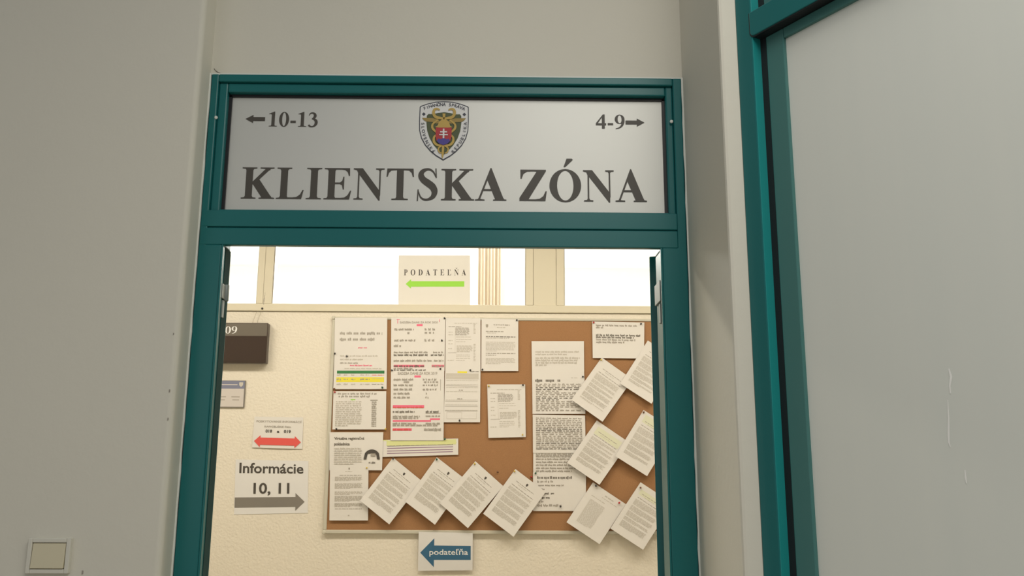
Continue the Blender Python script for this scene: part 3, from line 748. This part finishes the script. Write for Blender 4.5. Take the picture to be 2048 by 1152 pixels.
def build_papers():
    # --- signs stuck straight on the cream wall and the clerestory glass
    WB = YW - .0012
    g = Page(1); g.text('PODATEĽŇA', .075, .945, .25, .405, 'ink', serif_font=True, track=430)
    g.arrow(.10, .92, .575, .11, .19, .075, True, False, 'lime')
    sheet('direction_sign', 'white PODATEĽŇA sheet with lime green arrow taped to the clerestory glass', [(797.5, 511), (940, 511), (940, 610.5), (796.5, 610.5)], g, base=YW + .003, mt='paper_thin', cat='sign', th=.0002)
    g = Page(2); g.text('POSKYTOVANIE INFORMÁCIÍ', .05, .97, .10, .185, 'ink_grey', .02); g.text('KANCELÁRIE číslo', .22, .76, .27, .34, 'ink_grey', .02)
    g.text('018', .25, .38, .41, .51, 'ink', .03); g.text('a', .48, .53, .445, .51, 'ink', .03); g.text('019', .62, .76, .41, .51, 'ink', .03)
    g.arrow(.03, .97, .79, .23, .38, .125, True, True, 'red')
    sheet('direction_sign', 'white sheet with red double arrow for 018 and 019 on the cream wall', [(509, 833), (606.5, 835), (604.7, 898), (504.5, 895)], g, base=WB, mt='paper', cat='sign', wav=.006)
    g = Page(3); g.text('Informácie', .055, .935, .055, .25, 'ink', .020); g.text('10, 11', .255, .745, .425, .665, 'ink', .022)
    g.arrow(.005, .955, .785, .185, .335, .125, False, True, 'arrow_grey')
    sheet('direction_sign', 'white Informácie 10, 11 sheet with grey right arrow on the cream wall', [(471.5, 919), (616.7, 922), (615.7, 1026), (468, 1029)], g, base=WB, mt='paper_cool', cat='sign')
    g = Page(4); g.arrow(.035, .965, .535, .375, .75, .255, True, False, 'blue'); g.text('podateľňa', .205, .915, .43, .635, 'shield_white', .012)
    g.H = [i for i in g.P if i[1] == 'blue']; g.P = [i for i in g.P if i[1] != 'blue']      # the white word sits on the blue arrow
    sheet('direction_sign', 'white podateľňa sheet with blue left arrow hanging below the cork board', [(837.6, 1063.5), (945.5, 1066), (945, 1141), (835.6, 1142)], g, base=YW - .024, mt='paper_cool', cat='sign', curl=-.010)

    # --- left column
    g = Page(10); g.para(.10, .93, .42, .58, 2, .055, 'ink_grey', .8, (.05, .16), .03).line(.45, .62, .80, .02, 'pink')
    g2 = Page(11)
    o1 = sheet('notice', 'white notice with grey heading and a red line at top left corner of the board', [(670, 635.5), (774.5, 635.5), (774, 711), (668.5, 711)], g, 1, wav=.003)
    g2.para(.11, .85, .06, .16, 2, .03, 'ink_pale', .6).line(.11, .45, .26, .028, 'ink_grey').line(.3, .72, .33, .028, 'pink', .01).line(.2, .9, .42, .02, 'ink_pale')
    g2.rect(.06, .955, .475, .555, 'dark_green').mark(.05, .95, .66, .80, 'yellow')
    for u in (.06, .19, .33, .50, .60): g2.line(u, u + .07, .60, .03, 'ink_pale').line(u, u + .08, .72, .035, 'ink_grey').line(u, u + .08, .86, .03, 'ink_pale')
    g2.line(.72, .95, .60, .015, 'red').line(.72, .95, .70, .01, 'ink_pale').line(.72, .95, .86, .018, 'ink_grey')
    sheet('notice', 'white table sheet with dark green bar and yellow band at left of the board', [(669, 708), (774, 708), (773.3, 778.5), (666.5, 778.5)], g2, 2)
    g = Page(12); g.line(.08, .82, .07, .035).line(.10, .70, .14, .04, 'ink_grey').line(.33, .42, .22, .03, 'lime')
    g.para(.05, .55, .28, .90, 13, .025, 'ink_pale', .5).rect(.70, .84, .225, .25, 'ink_grey')
    for v in [.29 + .052 * i for i in range(13)]: g.line(.73, .82, v, .028, 'ink_grey', .006)
    sheet('notice', 'white price list sheet between the green bar table and the round black picture', [(667, 782.5), (772.5, 782.5), (771.8, 858.8), (664.8, 858.8)], g, 3)
    g = Page(13); g.text('Virtuálna registračná', .09, .65, .12, .22, 'ink_mid', .03).text('pokladnica', .09, .38, .27, .37, 'ink_mid', .03)
    g.para(.09, .62, .43, .83, 8, .025, 'ink_pale', .7)
    for k in range(16):
        a0 = math.pi * (1.03 - 1.06 * k / 16); a1 = math.pi * (1.03 - 1.06 * (k + 1) / 16)
        f = lambda a, r: (.80 + r * math.cos(a), .66 - r * 1.36 * math.sin(a) + (.04 if abs(math.cos(a)) > .9 else 0))
        g.P.append(([f(a0, .098), f(a1, .098), f(a1, .152), f(a0, .152)], 'ink'))
    g.rect(.735, .865, .475, .56, 'ink').rect(.78, .87, .56, .64, 'ink_grey').line(.745, .87, .80, .03, 'ink')
    sheet('notice', 'white sheet with black round picture and grey heading at left of the board', [(659, 864.5), (766.6, 864.5), (764, 940.6), (658.7, 940.6)], g, 4)
    g = Page(14); g.crest(.5, .06, .02, 'ink_grey').line(.40, .58, .11, .012, 'ink_pale').line(.25, .82, .18, .012)
    for v0, v1, n in ((.21, .28, 6), (.33, .42, 7), (.48, .53, 4), (.56, .65, 7), (.69, .75, 5)): g.para(.13, .86, v0, v1, n, .009, 'ink_pale', .55)
    g.line(.14, .84, .79, .01).rect(.48, .52, .90, .92, 'ink_pale')
    sheet('notice', 'upright white letter in the bottom left corner of the board', [(660, 931), (737, 931), (736, 1041), (658.7, 1041)], g, 5)

    # --- long date list of two sheets, the strip below
    g = Page(20); g.mark(.0, .07, .005, .06, 'pale_lime').mark(.06, .98, .22, .26, 'pale_lime')
    for v in (.50, .66, .80): g.rect(.06, .93, v - .022, v + .022, 'purple')
    g.line(.06, .93, .36, .03, 'ink_grey').rect(.06, .93, .36, .385, 'arrow_grey').mark(.05, .97, .04, .36, 'pale_lime')
    sheet('notice', 'wide strip with lime band and purple lines below the pink marked list', [(765.5, 880), (916.5, 877), (916.5, 909.5), (765, 914)], g, 1)
    g = Page(21)
    g.text('SADZBA DANE ZA ROK 2020', .16, .86, .070, .108, 'ink_grey', .02).mark(.10, .16, .03, .04, 'pink').mark(.47, .58, .12, .16, 'pink').rect(.115, .125, .03, .11, 'pink').rect(.885, .895, .03, .08, 'pink')
    for v, a, e in ((.225, .42, .82), (.285, .35, .82), (.43, .45, .80)): g.line(.06 if v != .285 else .30, a, v, .03, 'ink_grey', .02, (.04, .14)).line(.62, e, v, .034, 'ink_grey', .03, (.02, .05))
    g.line(.05, .20, .535, .035, 'ink_grey').line(.05, .68, .655, .024).line(.05, .68, .705, .026, 'ink').line(.78, .98, .655, .024).line(.74, .98, .705, .026, 'ink')
    g.line(.05, .76, .81, .026, 'ink_grey').line(.80, .98, .81, .026, 'ink_grey')
    g.mark(.05, .62, .885, .93, 'pink').mark(.76, .99, .885, .93, 'pink').line(.05, .62, .912, .025, 'ink').line(.77, .98, .912, .025, 'ink_grey').line(.05, .4, .955, .02, 'ink_grey').line(.05, .65, .985, .02, 'ink')
    sheet('notice', 'upper white list with two short pink marked rows and black pins', [(782.5, 635.5), (891, 635.5), (889, 742), (782, 742)], g, 3)
    g = Page(22)
    g.text('SADZBA DANE ZA ROK 2019', .13, .87, .035, .075, 'ink_grey', .02).mark(.44, .56, .085, .115, 'pink')
    for v, a, u, e in ((.145, .42, .60, .88), (.18, .35, .62, .90), (.225, .42, .60, .88), (.285, .40, .60, .86), (.345, .36, .66, .70), (.40, .36, .65, .71)): g.line(.05 if v != .18 else .24, a, v, .022, 'ink_grey', .02, (.04, .14)).line(u, e, v, .022, 'ink_grey', .02, (.02, .05))
    g.rect(.93, .937, .14, .30, 'ink_grey')
    g.mark(.04, .63, .505, .545, 'pink').line(.04, .62, .54, .016, 'red', .01)
    g.line(.04, .45, .60, .022, 'ink').line(.66, .93, .60, .022, 'ink').rect(.66, .94, .618, .623, 'ink_grey').line(.04, .55, .665, .018).line(.04, .52, .69, .018).line(.66, .93, .66, .018)
    g.mark(.04, .76, .715, .74, 'pink').mark(.74, .93, .69, .715, 'pink').line(.04, .5, .765, .02).line(.04, .88, .79, .018).line(.66, .93, .765, .02)
    g.mark(.04, .40, .83, .865, 'pink').line(.04, .38, .85, .02, 'red').line(.63, .95, .85, .028, 'ink_grey', .01)
    sheet('notice', 'lower white list with several pink marked rows above the lime strip', [(782, 739), (888.5, 739), (887, 881), (781, 881)], g, 4)

    # --- top middle sheets
    def form(seed, last=False):
        g = Page(seed); g.line(.25, .9, .10, .010, 'ink_pale').line(.08, .45, .165, .012)
        g.para(.28, .68, .19, .32, 7, .012, 'ink_grey', .8).para(.30, .75, .36, .45, 3, .009, 'ink_pale').para(.32, .78, .53, .64, 6, .012, 'ink_pale', .8).para(.3, .72, .70, .80, 4, .009, 'ink_pale')
        for v in (.27, .32, .43, .49, .58): g.line(.08, .2, v, .011, 'ink_pale')
        for v in [.12 + .024 * i for i in range(8)] + [.5 + .028 * i for i in range(12)]: g.line(.80, .86, v, .012, 'ink_pale')
        g.rect(.27, .275, .2, .655, 'ink_pale').rect(.07, .32, .655, .661, 'ink_grey').line(.06, .24, .80, .012, 'ink_pale')
        return g
    sheet('notice', 'upright form with narrow columns beside the upper pink marked list', [(891.7, 636), (961, 636.5), (961, 742), (890.5, 742)], form(30), 1)
    g = Page(31); g.mark(.35, .62, .01, .045, 'yellow').line(.72, .95, .015, .016, 'ink'); g.rect(.03, .95, .05, .165, 'grey_table')
    for v in (.08, .10, .13, .19, .27, .33, .41, .57, .665, .77): g.line(.04, .93, v, .007, 'ink_pale', .01)
    for v in (.295, .59, .69, .78): g.rect(.03, .93, v, v + .006, 'ink_grey')
    g.rect(.08, .08 + .40, .80, .806, 'ink_pale').rect(.08, .90, .93, .936, 'ink_pale').rect(.08, .085, .80, .93, 'ink_pale').rect(.49, .495, .80, .93, 'ink_pale').rect(.895, .9, .80, .93, 'ink_pale')
    g.line(.4, .52, .38, .015, 'ink_grey').line(.36, .5, .55, .015, 'ink_grey')
    sheet('notice', 'grey ruled form with small yellow mark below the narrow column form', [(890.5, 741), (961, 742), (960, 844.5), (887, 844.5)], g, 2)
    g = Page(32); g.crest(.15, .14, .032, 'ink_grey').line(.33, .77, .115, .016).line(.42, .65, .165, .012, 'ink_pale').line(.12, .6, .245, .014).line(.15, .4, .275, .011, 'ink_pale')
    g.line(.12, .92, .345, .014, 'ink').line(.12, .75, .37, .012, 'ink_grey').para(.12, .92, .45, .62, 8, .009, 'ink_pale', .4).line(.12, .92, .665, .014, 'ink_grey').line(.12, .4, .70, .011, 'ink_grey').para(.12, .92, .76, .86, 5, .010, 'ink_pale', .5)
    sheet('notice', 'upright letter with small crest left of the bare cork at the top', [(963, 637), (1036.5, 639), (1036.5, 742), (962.5, 742)], g, 3)
    sheet('notice', 'lone upright form pinned in the middle of bare cork', [(974.4, 768.8), (1050.3, 768.8), (1051.5, 874), (977, 876)], form(33), 1, curl=.004)

    # --- tall column of landscape sheets
    g = Page(40); g.para(.07, .93, .28, .345, 2, .03, 'ink_pale', .7).para(.07, .92, .44, .62, 4, .035, 'ink_pale', .25).line(.75, .88, .95, .02, 'ink_pale')
    sheet('notice', 'pale landscape sheet with little print at the head of the column of sheets', [(1063, 682.3), (1167.8, 682.3), (1168.5, 760), (1064.2, 760)], g, 1)
    g = Page(41); g.line(.06, .54, .07, .06, 'ink', .06, (.10, .2))
    for i in range(16): g.line(.07, .95 if i % 5 != 4 else .5, .17 + i * .049, .024, 'ink' if i in (2, 3, 8, 9) else 'ink_grey', .03)
    sheet('notice', 'landscape sheet of bold text second from top of the column of sheets', [(1064.2, 756.5), (1169, 756.5), (1170.8, 827.7), (1065, 827.7)], g, 2)
    g = Page(43); g.para(.06, .95, .62, .80, 4, .035, 'ink_grey', .8)
    sheet('notice', 'mostly covered landscape sheet with a grey text block in the column of sheets', [(1066.5, 875), (1171.5, 875), (1172, 950), (1066.5, 950)], Page(42).para(.05, .95, .44, .52, 4, .02, 'ink_grey', 1).para(.05, .9, .58, .90, 5, .035, 'ink_grey', .8), 1)
    g = Page(44)
    for i in range(18): g.line(.06, .94, .09 + i * .047, .022, 'ink' if i in (6, 7, 14, 17) else 'ink_grey', .035 if i in (9, 10) else .02)
    sheet('notice', 'landscape sheet of dense text third from top of the column of sheets', [(1065.5, 829), (1170, 831), (1171.5, 906), (1066, 906)], g, 3)
    g = Page(45); g.line(.08, .74, .14, .05, 'ink', .01).line(.08, .40, .24, .04, 'ink_grey').line(.10, .58, .34, .03).line(.16, .22, .44, .03).line(.20, .40, .55, .035, 'ink', .04).line(.17, .32, .66, .04, 'ink').line(.1, .2, .76, .03).line(.08, .55, .86, .04, 'ink_grey')
    sheet('notice', 'lowest landscape sheet of the column with short bold lines', [(1066, 945), (1172, 945), (1171.5, 1022), (1066, 1022)], g, 2)
    g = Page(46); g.line(.07, .86, .105, .035).line(.07, .21, .17, .035).line(.07, .93, .375, .04, 'ink').line(.07, .8, .435, .04, 'ink').line(.07, .83, .50, .036, 'ink_grey').line(.07, .62, .57, .036, 'ink_grey')
    sheet('notice', 'landscape sheet with two short paragraphs near the top right of the board', [(1184.3, 643), (1288.7, 645), (1288, 717.3), (1185.4, 716)], g, 2, curl=.003)

    # --- slanted letters
    def letter(seed, crest=True, hl=None, dense=True):
        g = Page(seed)
        if crest: g.crest(.50, .11, .026, 'ink')
        g.line(.20, .78, .165, .010, 'ink_grey').line(.30, .60, .20, .008, 'ink_pale').line(.15, .85, .255, .011, 'ink_grey')
        r = random.Random(seed); v = .30
        while v < .84:
            n = r.choice((3, 4, 6, 7)); h = .0165
            n = min(n, int((.88 - v) / h))
            if n < 1: break
            g.para(.13, .87, v, v + h * (n - 1), n, .0085, 'ink_pale', .5); v += h * n + .018
        if hl: g.mark(.12, .86, hl[0], hl[1], 'faint_lime')
        return g
    grpL = 'slanted letters along the foot of the board'; grpR = 'slanted letters at the right of the board'
    def slant(label, top, left, w_over, page, lay, grp, curl=.018):
        # a letter hung by its top corner: top and left corners are read, the width vector completes it
        right = (top[0] + w_over[0], top[1] + w_over[1]); bot = (left[0] + w_over[0], left[1] + w_over[1])
        return sheet('letter', label, [top, right, bot, left], page, lay, curl=curl, th=.0014, group=grp, wav=.004)
    slant('leftmost slanted letter at the foot of the board, over the upright letter', (786, 915), (721, 1000.8), (58.5, 47.6), letter(50), 7, grpL)
    slant('second slanted letter from the left at the foot of the board', (873.6, 914.4), (811, 1003), (59.5, 46), letter(52), 8, grpL)
    slant('third slanted letter from the left at the foot of the board', (950.7, 922.3), (880, 1006), (56, 50), letter(53), 9, grpL)
    slant('rightmost slanted letter at the foot of the board, overlapping the column of sheets', (1030.8, 938), (966.4, 1027), (60.5, 46), letter(54), 10, grpL)
    slant('slanted letter cut off by the door frame beside the two paragraph sheet', (1295.6, 681), (1239.7, 768), (62, 40), letter(60, False), 6, grpR)
    slant('slanted letter below the two paragraph sheet, over the bold text sheet', (1203.4, 715), (1142.3, 800), (62, 44), letter(61, False), 8, grpR)
    slant('slanted letter with pale green marked heading over the dense text sheet', (1193.6, 840.8), (1133.8, 925.5), (64.5, 44), letter(62, False, (.08, .24)), 7, grpR)
    slant('slanted letter with pin at its top corner, at mid height by the right jamb', (1287, 820), (1229.6, 912.4), (63.5, 40), letter(63, True, (.05, .2)), 9, grpR)
    g = Page(64); g.line(.45, .7, .10, .02, 'ink_pale').line(.4, .85, .16, .01, 'ink_pale').line(.15, .55, .24, .012, 'ink_pale').para(.18, .62, .32, .85, 24, .009, 'ink_pale', .7)
    slant('slanted letter with narrow text block in the bottom row, left of its neighbour', (1186, 964.5), (1132.4, 1044), (66, 44), g, 5, grpR)
    slant('lowest slanted letter by the right jamb, hanging past the board rim', (1281, 964.5), (1220, 1056.5), (65, 42.5), letter(65, False, (.1, .2)), 10, grpR)
build_papers()

# ------------------------------------------------------------------ push pins
def pins():
    protos = {}
    def proto(mt):
        b = MB(); b.lathe((0, 0, 0), (0, -1, 0), [(-.004, .0006), (0, .0008), (.0002, .0050), (.0016, .0052), (.0026, .0030), (.0066, .0026), (.0084, .0046), (.0096, .0044), (.0102, .002)], 10)
        return b
    rnd = random.Random(8)
    L = [(669.5, 707.5, 'pin_black', 'black pin at left edge of the green bar table sheet'), (693.8, 713, 'pin_black', 'black pin just above the dark green bar'),
         (765, 775.5, 'pin_green', 'green pin at lower right of the green bar table sheet'), (669, 777.5, 'pin_brown', 'brown pin at lower left of the green bar table sheet'),
         (669.8, 784.5, 'pin_red', 'red pin at top left of the price list sheet'), (672.9, 858, 'pin_black', 'black pin at lower left of the price list sheet'),
         (771, 858.5, 'pin_yellow', 'yellow pin at lower right of the price list sheet'), (889.4, 637, 'pin_black', 'black pin at top right of the upper pink marked list'),
         (884, 681.7, 'pin_black', 'black pin halfway down the right edge of the upper pink marked list'), (880.5, 738, 'pin_black', 'black pin at lower right of the upper pink marked list'),
         (784.4, 741, 'pin_black', 'black pin at lower left of the upper pink marked list'), (889.4, 878.5, 'pin_green', 'green pin at lower right of the lower pink marked list'),
         (919, 841.6, 'pin_black', 'black pin at the foot of the grey ruled form'), (940.5, 740.7, 'pin_black', 'black pin at the head of the grey ruled form'),
         (964.8, 739.5, 'pin_black', 'black pin at lower left of the crest letter'), (1033.5, 640.6, 'pin_black', 'black pin at top right of the crest letter'),
         (1045.9, 770, 'pin_black', 'black pin at top right of the lone upright form'), (977.7, 772.5, 'pin_yellow', 'yellow pin at top left of the lone upright form'),
         (1045, 869.5, 'pin_yellow', 'yellow pin at lower right of the lone upright form'), (1186.8, 645.6, 'pin_red', 'red pin at top left of the two paragraph sheet'),
         (1281.7, 648, 'pin_black', 'black pin at top right of the two paragraph sheet'), (1165.8, 753.4, 'pin_black', 'black pin between the two topmost sheets of the column'),
         (1202, 720, 'pin_yellow', 'yellow pin at the top of the slanted letter under the two paragraph sheet'), (1287, 825, 'pin_brown', 'brown pin at the top of the slanted letter at mid height'),
         (1071, 947, 'pin_green', 'dark green pin at left edge of the column of sheets'), (1062.5, 954, 'pin_red', 'red pin in the cork left of the column of sheets'),
         (1121, 1012.7, 'pin_black', 'black pin at the foot of the lowest sheet of the column'), (1192, 972, 'pin_black', 'black pin at the top of the slanted letter with narrow text block'),
         (1281, 975.5, 'pin_brown', 'brown pin at the top of the lowest slanted letter'), (1238, 1006, 'pin_red', 'red pin at right edge of the slanted letter with narrow text block'),
         (786, 917.5, 'pin_black', 'black pin at the top of the leftmost slanted letter'), (873.6, 919, 'pin_green', 'green pin at the top of the second slanted letter'),
         (949.5, 928, 'pin_yellow', 'yellow pin at the top of the third slanted letter'), (1029, 943, 'pin_yellow', 'yellow pin at the top of the rightmost foot letter'),
         (733.4, 936, 'pin_yellow', 'yellow pin at top right of the upright letter'), (995.3, 943.7, 'pin_brown', 'brown pin alone in the bare cork below the lone upright form')]
    for px, py, mt, lab in L:
        y = CF - .0095 if mt else CF
        if 'slanted' in lab or 'foot letter' in lab: y = CF - .0175
        if 'bare cork' in lab or 'in the cork' in lab: y = CF - .0005
        p = at(px, py, y)
        if mt not in protos:
            b = proto(mt); bm = b.bm; bmesh.ops.recalc_face_normals(bm, faces=bm.faces[:]); me = bpy.data.meshes.new('push_pin'); bm.to_mesh(me); bm.free(); me.materials.append(M[mt])
            protos[mt] = bpy.data.objects.new('push_pin', me); o = protos[mt]
        else:
            o = protos[mt].copy()
        COL.objects.link(o); o.location = p; o.rotation_euler = (rnd.uniform(-.35, .15), 0, rnd.uniform(-.3, .3))
        tag(o, lab, 'push pin', 'push pins on the cork board')
pins()

# ------------------------------------------------------------------ vertical blind behind the clerestory
def blind():
    y = YW + .8; a, c = at(957, 500, y), at(1010, 500, y)
    o = thing('vertical_blind', ((a.x + c.x) / 2, y, 2.1), 'gathered beige vertical blind behind the clerestory glass', 'blind')
    n = 8
    for i in range(n):
        x = a.x + (c.x - a.x) * (i + .5) / n; w = .019; ang = .5 + .12 * math.sin(i * 2.3)
        dx, dy = w * math.cos(ang), .045 * math.sin(ang + .4); b = MB()
        b.slab([(x - dx * .62, y - dy, 2.1), (x + dx * .62, y + dy, 2.1), (x + dx * .62, y + dy, 3.24), (x - dx * .62, y - dy, 3.24)], (.001, .0015, 0)); obj('slat', b, 'blind', o)
    b = MB(); b.box(a.x - 1.6, c.x + .1, y - .03, y + .03, 3.24, 3.29); obj('head_rail', b, 'white', o, .003)
blind()
for o in bpy.data.objects:
    if '_o' in o: del o['_o']
